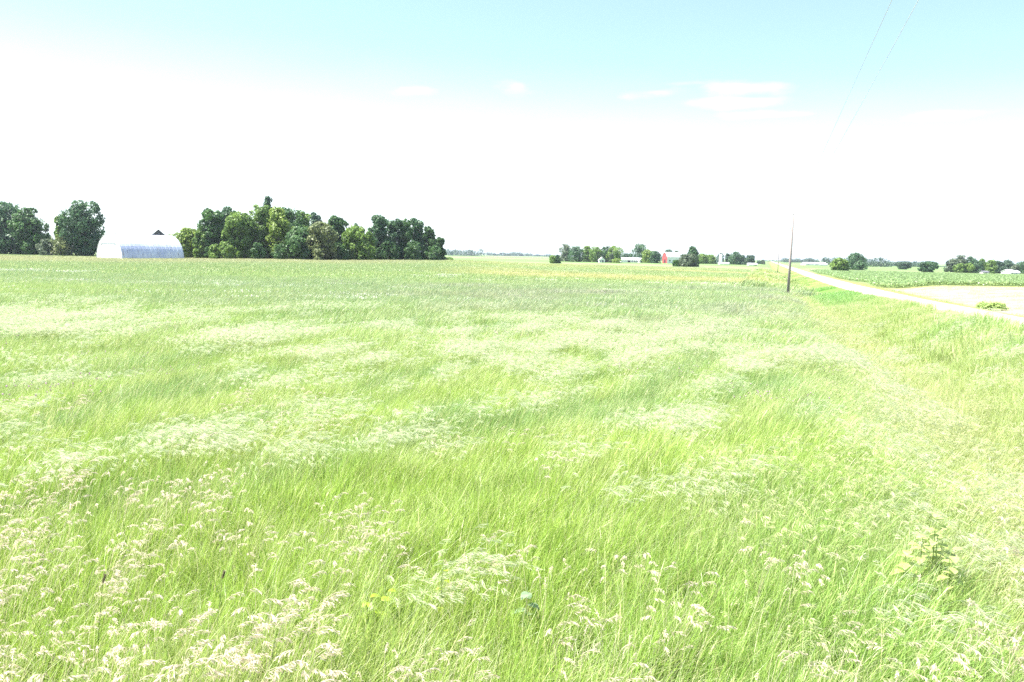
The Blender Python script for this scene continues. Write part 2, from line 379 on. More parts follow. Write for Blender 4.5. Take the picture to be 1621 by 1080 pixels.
# ------------------------------------------------------------------ grass
def ribbons(root, top, side, hw, segs, bend, rnd, taper=1.0):
    """root, top (n,3); side (n,3) half-width direction; quadratic bend by vector bend (n,3)"""
    n_ = len(root); V = np.zeros((n_, segs+1, 2, 3)); mid = (root+top)/2+bend
    for s in range(segs+1):
        tt = s/segs; p = root*(1-tt)**2+mid*2*tt*(1-tt)+top*tt**2
        ww = hw[:, None]*(1-taper*tt**1.7*.93)*side
        V[:, s, 0] = p-ww; V[:, s, 1] = p+ww
    i0 = (np.arange(n_)*(segs+1)*2)[:, None]+(np.arange(segs)*2)[None]
    q = np.stack([i0, i0+1, i0+3, i0+2], -1).reshape(-1, 4)
    return V.reshape(-1, 3), q, np.repeat(rnd, (segs+1)*2)
def join(parts):
    vs, qs, rs = [], [], []; b = 0
    for v_, q_, r_ in parts: vs.append(v_); qs.append(q_+b); rs.append(r_); b += len(v_)
    return np.concatenate(vs), np.concatenate(qs), np.concatenate(rs)
def blade_patch(size, n_, h, wd, lean, segs, seed, hvar=.35, spread=.35, tuft=14):
    g_ = np.random.default_rng(seed); root = np.zeros((n_, 3))
    # blades grow in tufts
    nt_ = max(3, n_//tuft); tc_ = (g_.random((nt_, 2))-.5)*size; k = g_.integers(0, nt_, n_)
    root[:, :2] = tc_[k]+g_.normal(0, size*.045, (n_, 2)); root[:, 2] = -.05
    hh = h*(1+(g_.random(n_)-.5)*2*hvar)*(.8+.4*g_.random(nt_)[k])
    a = g_.random(n_)*2*math.pi; ln = np.abs(g_.normal(0, spread, n_))
    dirv = np.stack([np.cos(a)*ln+lean, np.sin(a)*ln+lean*.15, np.zeros(n_)], -1)
    top = root+np.stack([dirv[:, 0]*hh, dirv[:, 1]*hh, hh*np.clip(1-.35*(dirv[:, 0]**2+dirv[:, 1]**2), .45, 1)], -1)
    bend = np.stack([-dirv[:, 0]*hh*.28, -dirv[:, 1]*hh*.28, hh*.16], -1)
    sa = g_.random(n_)*2*math.pi; side = np.stack([np.cos(sa), np.sin(sa), np.zeros(n_)], -1)
    return ribbons(root, top, side, wd*(.5+g_.random(n_))*.5, segs, bend, g_.random(n_))
def head_patch(size, n_, h, seed, spik=22, slen=.028, swid=.004, hl=.17, lean=.3, nod=.5, stemw=.0016, heads_only=False, sp=.55):
    g_ = np.random.default_rng(seed); parts = []
    root = np.zeros((n_, 3)); root[:, :2] = (g_.random((n_, 2))-.5)*size; root[:, 2] = -.05
    hh = h*(.78+.4*g_.random(n_)); a = g_.normal(0, .7, n_); le = lean*(.5+g_.random(n_))
    dv = np.stack([np.cos(a), np.sin(a), np.zeros(n_)], -1)
    top = root+dv*(hh*le)[:, None]; top[:, 2] += hh
    bend = -dv*(hh*le*.3)[:, None]; bend[:, 2] += hh*.05
    sa = g_.random(n_)*2*math.pi; side = np.stack([np.cos(sa), np.sin(sa), np.zeros(n_)], -1)
    if not heads_only: parts.append(ribbons(root, top, side, np.full(n_, stemw), 4, bend, g_.random(n_)*.6, .4))
    # nodding head: an arc from the stem's tip, with spikelets hanging off it
    tip = top+dv*(hl*nod*1.2); tip[:, 2] += hl*(.55-nod*.9)
    bd = dv*(hl*.1); bd[:, 2] += hl*.28
    parts.append(ribbons(top, tip, side, np.full(n_, stemw), 3, bd, g_.random(n_), .3))
    tt = np.tile(np.linspace(0, 1, spik), n_)+g_.normal(0, .03, n_*spik); I = np.repeat(np.arange(n_), spik)
    tt = np.clip(tt, 0, 1)[:, None]; mid = (top+tip)/2+bd
    p = top[I]*(1-tt)**2+mid[I]*2*tt*(1-tt)+tip[I]*tt**2
    m_ = n_*spik; off_ = g_.normal(0, 1, (m_, 3)); off_ /= np.linalg.norm(off_, axis=1)[:, None]
    e = dv[I]*.9+off_*sp; e[:, 2] -= (.25+.5*nod)*(sp/.55); e /= np.linalg.norm(e, axis=1)[:, None]
    ln = slen*(.6+.8*g_.random(m_))*(1.3-.6*tt[:, 0])
    q0 = p+off_*slen*.12; q1 = q0+e*ln[:, None]*1.0
    sd_ = np.cross(e, g_.normal(0, 1, (m_, 3))); sd_ /= np.linalg.norm(sd_, axis=1)[:, None]+1e-9
    # each spikelet is a slim lozenge
    c_ = (q0+q1)/2; wv = sd_*swid*.5; V = np.stack([q0, c_-wv, q1, c_+wv], 1).reshape(-1, 3)
    q = np.arange(m_*4).reshape(-1, 4); parts.append((V, q, np.repeat(g_.random(m_), 4)))
    return join(parts)
def leaf_patch(size, n_, h, ls, seed):
    """low leafy plants in rows"""
    g_ = np.random.default_rng(seed); p = (g_.random((n_, 3))-.5); p[:, 0] = (np.round(p[:, 0]*size/.75)*.75+g_.normal(0, .17, n_)); p[:, 1] *= size
    p[:, 2] = h*(.25+.75*np.sqrt(g_.random(n_)))
    nn = g_.normal(0, .6, (n_, 3)); nn[:, 2] += .9; nn /= np.linalg.norm(nn, axis=1)[:, None]
    a = np.cross(nn, g_.normal(0, 1, (n_, 3))); a /= np.linalg.norm(a, axis=1)[:, None]; b = np.cross(nn, a)
    s = ls*(.6+.8*g_.random(n_))[:, None]
    V = np.stack([p-a*s, p-b*s*.6, p+a*s, p+b*s*.6], 1).reshape(-1, 3)
    return V, np.arange(n_*4).reshape(-1, 4), np.repeat(g_.random(n_), 4)
def scatter(name, variants, mat, x, y, scl, label, cat, rot=None, dz=0., tint=None, kindv='stuff'):
    """one object whose surface is many small patches standing on the land"""
    col = bpy.data.collections.new(name+'_patches')
    for k, (V, Q, r) in enumerate(variants):
        me = mesh_np(f'{name}_patch', V, Q, attrs={'rnd': ('FLOAT', r)}); me.materials.append(mat)
        col.objects.link(bpy.data.objects.new(f'{name}_patch', me))
    n_ = len(x); z = zt(x, y)+dz
    e = .5; sx = (zt(x+e, y)-zt(x-e, y))/(2*e); sy = (zt(x, y+e)-zt(x, y-e))/(2*e)
    rv = np.stack([np.arctan(sy), -np.arctan(sx), rng.normal(0, .35, n_) if rot is None else np.broadcast_to(rot, n_)], -1)
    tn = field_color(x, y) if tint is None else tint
    me = mesh_np(name, np.stack([x, y, z], -1), attrs={'rv': ('FLOAT_VECTOR', rv), 'sv': ('FLOAT', scl*np.ones(n_)),
        'iv': ('INT', rng.integers(0, len(variants), n_)), 'tint': ('FLOAT_COLOR', tn)})
    o = new_obj(name, me, mat); tag(o, label, cat, kind=kindv)
    ng = bpy.data.node_groups.new(name, 'GeometryNodeTree')
    ng.interface.new_socket('Geometry', in_out='INPUT', socket_type='NodeSocketGeometry'); ng.interface.new_socket('Geometry', in_out='OUTPUT', socket_type='NodeSocketGeometry')
    gi = ng.nodes.new('NodeGroupInput'); go = ng.nodes.new('NodeGroupOutput'); ip = ng.nodes.new('GeometryNodeInstanceOnPoints'); ci = ng.nodes.new('GeometryNodeCollectionInfo')
    ci.inputs[0].default_value = col; ci.inputs['Separate Children'].default_value = True; ci.inputs['Reset Children'].default_value = True
    ip.inputs['Pick Instance'].default_value = True
    def na(nm, ty): a = ng.nodes.new('GeometryNodeInputNamedAttribute'); a.data_type = ty; a.inputs[0].default_value = nm; return a.outputs[0]
    lk = ng.links; lk.new(gi.outputs[0], ip.inputs['Points']); lk.new(ci.outputs[0], ip.inputs['Instance'])
    lk.new(na('iv', 'INT'), ip.inputs['Instance Index']); lk.new(na('rv', 'FLOAT_VECTOR'), ip.inputs['Rotation']); lk.new(na('sv', 'FLOAT'), ip.inputs['Scale'])
    lk.new(ip.outputs[0], go.inputs[0])
    md = o.modifiers.new('scatter', 'NODES'); md.node_group = ng; return o
def grid_pts(y0, y1, step, jit=.5, amax=.72, side=3.0, x0=-1e9):
    ys = np.arange(y0, y1, step); P = []
    for yy in ys:
        wd = amax*yy+side; xs = np.arange(-wd, wd, step); P.append(np.stack([xs, np.full(len(xs), yy)], -1))
    P = np.concatenate(P); P += (rng.random(P.shape)-.5)*2*jit*step; return P[:, 0], P[:, 1]
def not_road(x, y, lo=RL0-.1, hi=RL1+2.5):
    l, w_ = toLW(x, y); return (l < lo) | ((l > hi) & (y > 118) & (y < 119))
def keep(x, y, m): return x[m], y[m]
LEAN = .42
hgt = lambda x, y: (.55+.5*fbm(x, y, 3.5, 61)+.5*fbm(x-.4*y, y*.4, .9, 63, 3)-.06)*(1-.5*smooth(toLW(x, y)[0], 3.5, 8)*smooth(y, 40, 80))   # how tall the stand is, place by place

bm_ = blade_mat('grass_blades', 1.0, .12)
x, y = grid_pts(3.2, 11, .34); x, y = keep(x, y, not_road(x, y))
scatter('nearest_grass', [blade_patch(.66, 400, .44, .0072, .22, 5, 150+k, .5, .55, 20) for k in range(9)], bm_, x, y, hgt(x, y),
        'fresh green upright grass in the very foreground', 'grass', rot=rng.normal(0, .6, len(x)))
x, y = grid_pts(10.6, 26, .36); x, y = keep(x, y, not_road(x, y))
scatter('near_grass', [blade_patch(.62, 380, .46, .0075, LEAN*.8, 5, 100+k, .45, .5) for k in range(7)], bm_, x, y, hgt(x, y),
        'long wind-bent green grass filling the foreground of the field', 'grass')
bm2 = blade_mat('grass_blades_mid', 1.0, .10)
x, y = grid_pts(25, 84, 1.3, side=6); x, y = keep(x, y, not_road(x, y, RL0-.5))
scatter('middle_grass', [blade_patch(2.4, 1500, .50, .018, LEAN, 3, 200+k) for k in range(6)], bm2, x, y, hgt(x, y),
        'dusty green grass and clover across the middle of the field', 'grass')
x, y = grid_pts(82, 270, 4.2, side=12); l_, w_ = toLW(x, y); x, y = keep(x, y, (l_ < RL0-2.2))
scatter('far_grass', [blade_patch(7.5, 2600, .42, .05, LEAN, 2, 300+k) for k in range(5)], bm2, x, y, (.8+.3*fbm(x, y, 20, 62))*(1-.6*smooth(toLW(x, y)[0], 3, 7)),
        'short looking grass at the far side of the field before the trees', 'grass')
x, y = grid_pts(3.6, 32, .55); x, y = keep(x, y, not_road(x, y)); d = fbm(x, y, 1.6, 66, 3); m_ = rng.random(len(x)) < smooth(d, .3, .6); x, y = keep(x, y, m_)
cul = [blade_patch(.8, 100, .60, .0034, .75, 7, 800+k, .4, .65, 6) for k in range(6)]
scatter('pale_culms', cul, plume_mat('culms', (.44, .48, .22), (.74, .72, .50)), x, y, hgt(x, y),
        'thin bleached stems arching over the green grass', 'grass stems', rot=rng.normal(0, .8, len(x)))
# silvery plumes lying over in the wind, in bands
pm = plume_mat('silver_plumes', (.42, .48, .26), (.68, .70, .50))
x, y = grid_pts(4.5, 44, .46); d = .66*fbm(x-.45*y, y*.34, .95, 71, 3)+.34*fbm(x*.6-.1*y, y*.6, 5, 72, 2); l_, w_ = toLW(x, y)
dens = smooth(d, .47, .66)*smooth(y, 5.5, 13)*(1-smooth(y, 24, 42))*(1-.6*smooth(l_, 2, 5))
m_ = (rng.random(len(x)) < dens*.9+.04*(y > 9)) & not_road(x, y); x, y = keep(x, y, m_)
scatter('silver_plumes', [head_patch(.6, 40, .60, 400+k, 18, .075, .0045, .17, .8, .62, .0022, False, .22) for k in range(5)], pm, x, y, hgt(x, y)*1.02,
        'pale silvery grass plumes lying in wind-combed bands across the field', 'grass plumes', dz=.03)
# right of the field: yellow-white flowering grass
x, y = grid_pts(6, 60, .8); l_, w_ = toLW(x, y); dn = smooth(l_, -2, 3)*(1-smooth(l_, 7.5, 8.6))*smooth(fbm(x, y, 4, 73), .35, .6)
m_ = rng.random(len(x)) < dn*.38; x, y = keep(x, y, m_)
scatter('verge_plumes', [head_patch(1.1, 60, .66, 450+k, 18, .045, .007, .13, .5, .6) for k in range(4)], plume_mat('verge_heads', (.42, .47, .20), (.64, .65, .38)), x, y, hgt(x, y),
        'straw-yellow grass heads over the ditch beside the gravel road', 'grass plumes')
# beige brome heads close to the viewer
pb = plume_mat('brome_heads', (.56, .45, .33), (.80, .71, .58))
x, y = grid_pts(3.6, 15, .5); d = fbm(x, y, 2.2, 81); ax = x/np.maximum(y, 1)
near = (1-smooth(y, 5.6, 8))*(.30+.35*smooth(ax, .45, .62))+.9*(1-smooth(y, 7.5, 10.5))*smooth(-ax, .1, .45)
m_ = rng.random(len(x)) < .95*near*smooth(d, .30, .5)+.07*smooth(d, .45, .6); x, y = keep(x, y, m_)
scatter('brome_heads', [head_patch(.55, 14, .74, 500+k, 28, .031, .0058, .165, .32, .6, .0015) for k in range(7)], pb, x, y, hgt(x, y)*1.0,
        'beige drooping seed heads above the nearest grass', 'seed heads', rot=rng.normal(0, .9, len(x)))
# pinkish purple clover flowers and white yarrow in the middle distance
def flowers(size, n_, h, s, seed):
    g_ = np.random.default_rng(seed); V = []; p = (g_.random((n_, 3))-.5)*size; p[:, 2] = h*(.75+.35*g_.random(n_)); out = []
    oc = np.array([(1, 0, 0), (-1, 0, 0), (0, 1, 0), (0, -1, 0), (0, 0, 1), (0, 0, -1)])*s
    V = (p[:, None]+oc[None]*(.7+.6*g_.random((n_, 1, 1)))).reshape(-1, 3)
    f = np.array([(0, 2, 4), (2, 1, 4), (1, 3, 4), (3, 0, 4), (2, 0, 5), (1, 2, 5), (3, 1, 5), (0, 3, 5)])
    Q = (np.arange(n_)[:, None, None]*6+f[None]).reshape(-1, 3)
    return V, Q, np.repeat(g_.random(n_), 6)
_mesh_np = mesh_np
def mesh_np(name, verts, quads=None, tris=None, attrs=None, smooth_=False):
    if quads is not None and len(quads) and np.asarray(quads).shape[1] == 3: tris, quads = quads, None
    return _mesh_np(name, verts, quads, tris, attrs, smooth_)
x, y = grid_pts(16, 75, 1.6, side=4); l_, _ = toLW(x, y); d = fbm(x, y, 6, 91)
m_ = (rng.random(len(x)) < smooth(d, .42, .6)*(.25+.75*smooth(x/y, -.1, .1))) & (l_ < 2); x, y = keep(x, y, m_)
scatter('clover_flowers', [flowers(2.0, 46, .47, .016, 600+k) for k in range(4)], plume_mat('clover', (.42, .25, .36), (.62, .44, .56)), x, y, hgt(x, y),
        'tiny pinkish purple clover blossoms over the middle of the field', 'flowers')
x, y = grid_pts(45, 100, 2.2, side=4); l_, _ = toLW(x, y); d = fbm(x*.2, y, 7, 93)
m_ = (rng.random(len(x)) < smooth(d, .52, .66)*(1-smooth(x/y, -.25, .0)*.85)) & (l_ < 1); x, y = keep(x, y, m_)
scatter('white_flowers', [flowers(2.6, 60, .45, .035, 650+k) for k in range(3)], plume_mat('yarrow', (.70, .68, .60), (.80, .80, .76)), x, y, hgt(x, y),
        'white blossoms in thin lines across the left of the field', 'flowers')
# crop beyond the road and the mown strip
x, y = grid_pts(121.5, 335, 3.0, jit=.1, side=20); l_, _ = toLW(x, y); x, y = keep(x, y, (l_ > RL1+5))
cm = blade_mat('crop_leaves', 1.0, .0)
scatter('bean_crop', [leaf_patch(3.6, 420, .62, .16, 700+k) for k in range(4)], cm, x, y, .9+.25*fbm(x, y, 14, 95),
        'knee-high green crop in rows beyond the road', 'crop', rot=.12)
x, y = grid_pts(24, 119, 2.4, side=12); l_, _ = toLW(x, y); x, y = keep(x, y, (l_ > RL1+2.0))
scatter('mown_stubble', [blade_patch(2.8, 420, .12, .018, .2, 2, 750+k) for k in range(3)], bm2, x, y, .8+.6*fbm(x, y, 6, 97),
        'short pale mown stubble on the strip right of the road', 'stubble')

# ------------------------------------------------------------------ trees
def crown_mesh(h, wd, seed, base=.12, lobes=16, leaf=.42, n_=4200, shape='round', depth=None):
    g_ = np.random.default_rng(seed); dp = depth or wd; Cn = []; Rd = []
    for k in range(lobes):
        t_ = base+(1-base)*(k+.5)/lobes; t_ = min(.97, max(base+.04, t_+g_.normal(0, .03)))
        q_ = (t_-base)/(1-base)
        prof = {'round': math.sin(math.pi*min(1, .12+q_*.88))**.55, 'cone': (1-q_)**.7+.12, 'tall': (math.sin(math.pi*(.2+.75*q_)))**.4*.95, 'full': (1-q_**3)**.5*(.85+.15*q_)}[shape]
        a = k*2.4+g_.normal(0, .4); r_ = .33*prof*(.55+.6*g_.random())
        Cn.append((math.cos(a)*r_*wd, math.sin(a)*r_*dp, t_*h)); s_ = (.20+.13*g_.random())*(.55+.5*prof)
        Rd.append((s_*wd, s_*dp, min(s_*max(wd, h*.45)*.95, (1.01-t_)*h+.05*h)))
    Cn = np.array(Cn); Rd = np.array(Rd); wgt = Rd[:, 0]*Rd[:, 2]; K = g_.choice(lobes, n_, p=wgt/wgt.sum())
    dr = g_.normal(0, 1, (n_, 3)); dr /= np.linalg.norm(dr, axis=1)[:, None]
    # sub-clumps: pull leaves toward a few directions so the surface breaks into tufts
    cd = g_.normal(0, 1, (lobes, 9, 3)); cd /= np.linalg.norm(cd, axis=2)[..., None]
    pick = cd[K, g_.integers(0, 9, n_)]; mixk = (g_.random(n_) < .7)[:, None]; dr = np.where(mixk, pick+dr*.42, dr); dr /= np.linalg.norm(dr, axis=1)[:, None]
    rr = np.where(mixk[:, 0], .85+.28*g_.random(n_), .45+.5*g_.random(n_)); p = Cn[K]+dr*Rd[K]*rr[:, None]; p[:, 2] = np.maximum(p[:, 2], .15)
    nn = dr*.9+g_.normal(0, .55, (n_, 3)); nn /= np.linalg.norm(nn, axis=1)[:, None]
    a = np.cross(nn, g_.normal(0, 1, (n_, 3))); a /= np.linalg.norm(a, axis=1)[:, None]; b = np.cross(nn, a)
    s = leaf*(.55+.8*g_.random(n_))[:, None]
    V = np.stack([p-a*s*.5, p-b*s*.36, p+a*s*.5, p+b*s*.36], 1).reshape(-1, 3)
    me = mesh_np('crown', V, np.arange(n_*4).reshape(-1, 4), attrs={'rnd': ('FLOAT', np.repeat(g_.random(n_)*.6+g_.random(lobes)[K]*.4, 4))})
    return me, Cn
def trunk_mb(h, wd, Cn, seed, top=.75):
    g_ = random.Random(seed); mb = MB(); r0 = .018*h+.012*wd
    pts = [(0, 0, -.3)]+[(g_.uniform(-.02, .02)*wd*k, g_.uniform(-.02, .02)*wd*k, h*top*k/5) for k in range(1, 6)]
    mb.tube(pts, [r0*1.25, r0, r0*.8, r0*.62, r0*.42, r0*.2], 7)
    for c in Cn[::2]:
        k = min(4, max(1, int(c[2]/h/top*5*.6))); s = Vector(pts[k]); e = Vector(c)
        if e.z < s.z: e.z = s.z+.1*h
        mb.tube([s, (s+e)/2+Vector((0, 0, -.03*h)), e], [r0*.42, r0*.28, r0*.1], 5)
    return mb
POOL = {}
def tree(u0, u1, vtop, d, mat, label, cat='tree', group=None, shape='round', base=.12, name='broadleaf_tree', n_=4200, leaf=.42, lobes=16, seed=None, bark='bark', pool=None, minw=0.):
    uc = (u0+u1)/2; x_, y_ = at(uc, d); z_ = zf(x_, y_); h = H-(vtop-vh(uc))*d/F-z_; wd = (u1-u0)*d/F
    rt = empty(name, (x_, y_, z_), 0); tag(rt, label, cat, group)
    if pool is not None:
        key = (pool, shape, mat)
        if key not in POOL:
            cm_, cn = crown_mesh(1.0*10, 10, 900+len(POOL)*7, base, lobes, leaf, n_, shape)
            tm = trunk_mb(10, 10, cn, len(POOL)).build('trunk', M[bark]); tmm = tm.data; bpy.data.objects.remove(tm); cm_.materials.append(M[mat]); POOL[key] = (cm_, tmm)
        cm_, tmm = POOL[key]; cr = new_obj('crown', cm_, None, rt); tr = new_obj('trunk', tmm, None, rt)
        for o in (cr, tr): o.scale = (wd/10, wd/10, h/10)
        rt.rotation_euler.z = (u0*1.7) % 6.28
        return rt
    sd_ = seed if seed is not None else int(u0*7+vtop)
    cm_, cn = crown_mesh(h, wd*1.04, sd_, base, lobes, leaf, n_, shape); new_obj('crown', cm_, M[mat], rt)
    trunk_mb(h, wd, cn, sd_).build('trunk', M[bark], rt); return rt

G1 = 'trees of the wood behind the field'
TW = [ # u0,u1,vtop,d,mat,shape,label
 (-30, 46, 325, 232, 'teal', 'full', 'huge dark tree cut off by the left edge of the photo'),
 (22, 73, 334, 228, 'dark', 'full', 'dark round tree whose crown reaches the ground, right next to the cut-off edge tree'),
 (88, 108, 343, 226, 'mid', 'tall', 'slim lighter tree at the left shoulder of the lone dark tree by the barn'),
 (102, 163, 324, 222, 'teal', 'full', 'tall dark lone tree immediately left of the white arched barn'),
 (52, 84, 372, 262, 'farblue', 'round', 'faint hazy tree in the gap between the edge trees and the lone dark tree'),
 (282, 316, 364, 214, 'bright', 'full', 'bright yellow-green bushy tree just right of the barn'),
 (292, 306, 364, 232, 'dark', 'round', 'thin dark treetop poking above the yellow-green bushes right of the barn'),
 (306, 330, 366, 206, 'mid', 'full', 'low mid-green tree at the left foot of the wood'),
 (317, 356, 335, 208, 'dark', 'tall', 'tall dark tree that begins the wood on its left'),
 (346, 380, 331, 226, 'teal', 'round', 'dark treetop behind, second peak of the wood from the left'),
 (354, 404, 341, 205, 'mid', 'full', 'broad light-flecked tree beside the first tall dark tree of the wood'),
 (396, 434, 330, 210, 'mid', 'tall', 'tall mid-green tree under the topmost peak of the wood'),
 (413, 437, 316, 234, 'teal', 'cone', 'dark pointed treetop that is the highest point of the wood'),
 (420, 466, 334, 208, 'bright', 'full', 'sunlit yellow-green tree right below the highest peak'),
 (438, 482, 334, 222, 'dark', 'round', 'dark rounded treetop right of the sunlit yellow-green tree'),
 (462, 496, 338, 232, 'mid', 'round', 'lighter treetop behind the middle of the wood'),
 (490, 510, 342, 242, 'farblue', 'tall', 'sparse thin treetop above the pale olive tree'),
 (452, 504, 364, 203, 'dark', 'full', 'low very dark tree in the middle of the wood, left of the pale olive tree'),
 (487, 532, 356, 201, 'olive', 'round', 'pale olive tree with bare pale stems in the middle of the wood'),
 (517, 551, 345, 212, 'dark', 'tall', 'tall dark green tree directly right of the pale olive tree'),
 (544, 584, 362, 208, 'mid', 'full', 'lower mid-green tree in the dip of the wood'),
 (556, 574, 356, 230, 'teal', 'cone', 'narrow pointed top in the dip of the wood'),
 (574, 594, 370, 216, 'mid', 'full', 'small tree at the foot of the right-hand tall group'),
 (584, 617, 343, 222, 'teal', 'tall', 'tallest tree of the right-hand group of the wood'),
 (608, 636, 351, 228, 'teal', 'tall', 'second tall bluish tree of the right-hand group'),
 (628, 652, 350, 230, 'dark', 'tall', 'third tall tree of the right-hand group, slim'),
 (646, 671, 350, 234, 'teal', 'tall', 'fourth tall tree of the right-hand group, with a lit top'),
 (666, 691, 362, 238, 'dark', 'full', 'fifth tree of the right-hand group, rounder and lower'),
 (688, 705, 377, 242, 'dark', 'full', 'low tree that ends the wood on its right'),
]
for i, (u0, u1, vt, d_, mt, shp, lb) in enumerate(TW):
    hz_ = 'wood' in lb or i > 4
    tree(u0, u1, vt, d_, mt, lb, group=G1 if hz_ else 'trees beside the arched barn', shape=shp, base=.03 if shp in ('full', 'tall') else .12,
         lobes=18, bark='palebark' if mt == 'olive' else 'bark', n_=16000 if (u1-u0) > 47 else 9500 if (u1-u0) > 30 else 6500, leaf=.58)
SH = [(60, 86, 380, 218, 'grey', 'grey-green bush between the edge trees and the lone dark tree'),
      (80, 112, 374, 219, 'olive', 'pale olive bush at the foot of the lone dark tree'),
      (258, 292, 371, 216, 'bright', 'bright bush rising behind the right end of the barn'),
      (330, 350, 388, 200, 'mid', 'bush under the first tall dark tree of the wood'), (352, 372, 390, 199, 'mid', 'bush under the light-flecked tree of the wood'),
      (398, 420, 386, 200, 'dark', 'dark bush under the highest peak of the wood'), (430, 456, 388, 200, 'dark', 'dark bush under the sunlit tree of the wood'),
      (496, 514, 396, 198, 'olive', 'olive bush at the stems of the pale olive tree'), (530, 552, 390, 204, 'dark', 'dark bush right of the pale olive tree'),
      (566, 592, 386, 206, 'mid', 'bush in the dip of the wood'), (600, 632, 384, 220, 'dark', 'dark bush under the tallest right-hand trees'),
      (640, 668, 384, 224, 'dark', 'dark bush under the fourth right-hand tree'), (672, 698, 390, 230, 'dark', 'dark bush under the last trees of the wood'),
      (868, 881, 405, 335, 'mid', 'left and greener of two touching bushes alone in the open field'), (877, 888, 404, 336, 'dark', 'right and darker of two touching bushes alone in the open field'),
      (703, 718, 408, 250, 'mid', 'low scrub trailing off the right end of the wood'),
      (968, 984, 410, 452, 'bright', 'yellow-green bush left of the long white farm building'), (1064, 1076, 412, 318, 'dark', 'small dark bush in front of the red barn'),
      (964, 972, 402, 470, 'grey', 'pale bush between the small white house and the yellow-green bush')]
for u0, u1, vt, d_, mt, lb in SH:
    tree(u0, u1, vt, d_, mt, lb, 'bush', 'bushes at the edges of the fields', 'full', 0., 'bush', 2600, .42, 9)

G2 = 'trees of the far farmstead'
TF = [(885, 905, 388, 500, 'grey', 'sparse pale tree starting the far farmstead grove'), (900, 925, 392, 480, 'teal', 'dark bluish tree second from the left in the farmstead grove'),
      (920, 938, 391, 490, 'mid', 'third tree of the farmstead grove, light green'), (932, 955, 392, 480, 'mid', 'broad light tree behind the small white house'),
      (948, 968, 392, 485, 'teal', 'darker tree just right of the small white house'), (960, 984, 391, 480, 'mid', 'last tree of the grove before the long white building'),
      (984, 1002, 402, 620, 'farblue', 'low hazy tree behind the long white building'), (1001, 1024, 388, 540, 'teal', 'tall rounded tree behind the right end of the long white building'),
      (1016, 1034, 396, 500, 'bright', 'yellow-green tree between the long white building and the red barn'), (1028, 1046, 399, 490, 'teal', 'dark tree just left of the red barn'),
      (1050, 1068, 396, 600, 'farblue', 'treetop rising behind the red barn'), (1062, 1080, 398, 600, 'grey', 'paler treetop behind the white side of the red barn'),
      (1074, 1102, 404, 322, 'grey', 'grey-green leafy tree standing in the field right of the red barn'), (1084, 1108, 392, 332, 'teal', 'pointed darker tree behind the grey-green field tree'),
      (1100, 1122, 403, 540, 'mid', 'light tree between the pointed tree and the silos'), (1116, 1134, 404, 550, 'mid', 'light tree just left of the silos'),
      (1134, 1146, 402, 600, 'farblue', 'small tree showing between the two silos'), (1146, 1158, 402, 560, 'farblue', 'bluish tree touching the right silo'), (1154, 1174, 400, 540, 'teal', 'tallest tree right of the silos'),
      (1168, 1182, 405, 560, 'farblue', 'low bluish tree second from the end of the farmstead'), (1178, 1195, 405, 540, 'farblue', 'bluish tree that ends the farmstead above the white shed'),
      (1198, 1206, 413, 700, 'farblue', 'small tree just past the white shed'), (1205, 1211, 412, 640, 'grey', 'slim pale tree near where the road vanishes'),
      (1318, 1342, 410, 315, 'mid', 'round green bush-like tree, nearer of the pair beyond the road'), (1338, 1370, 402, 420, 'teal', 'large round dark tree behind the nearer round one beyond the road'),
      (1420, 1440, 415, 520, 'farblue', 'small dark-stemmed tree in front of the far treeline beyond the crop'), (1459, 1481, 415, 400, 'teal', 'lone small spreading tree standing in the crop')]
for u0, u1, vt, d_, mt, lb in TF:
    big = u0 > 1300 or (1070 < u0 < 1090)
    tree(u0, u1, vt, d_, mt, lb, group=G2 if u0 < 1220 else 'single trees beyond the road', shape='round' if u0 in (1420, 1459, 1001) else 'full' if u0 != 1084 else 'cone', base=.3 if u0 in (1420, 1459) else .03, n_=5500 if big else 3600, leaf=.7, lobes=13)
G3 = 'trees of the grove at the right edge'
TG = [(1497, 1516, 412, 440, 'grey', 'pale tree that starts the right-hand grove'), (1508, 1530, 406, 460, 'grey', 'tallest pale tree of the right-hand grove'), (1512, 1528, 418, 425, 'mid', 'low sunlit tree in front of the tallest pale tree of the grove'),
      (1528, 1546, 408, 460, 'teal', 'second highest tree of the right-hand grove'), (1524, 1542, 418, 425, 'mid', 'low sunlit tree third along the front of the grove'), (1540, 1556, 414, 430, 'teal', 'dark tree just left of the small pale hut in the grove'),
      (1546, 1562, 411, 460, 'mid', 'tree rising behind the small pale hut'), (1560, 1577, 413, 430, 'mid', 'rounded green tree just right of the small pale hut'), (1572, 1590, 414, 440, 'farblue', 'bluish tree left of the pale roofed house in the grove'),
      (1586, 1606, 413, 455, 'farblue', 'bluish tree behind the pale roofed house'), (1600, 1614, 420, 425, 'grey', 'low whitish bush-like tree beside the pale roofed house'), (1604, 1640, 414, 450, 'teal', 'tree cut off by the right edge of the photo')]
for u0, u1, vt, d_, mt, lb in TG:
    tree(u0, u1, vt, d_, mt, lb, group=G3, shape='full', base=.02, n_=3600, leaf=.7, lobes=13)
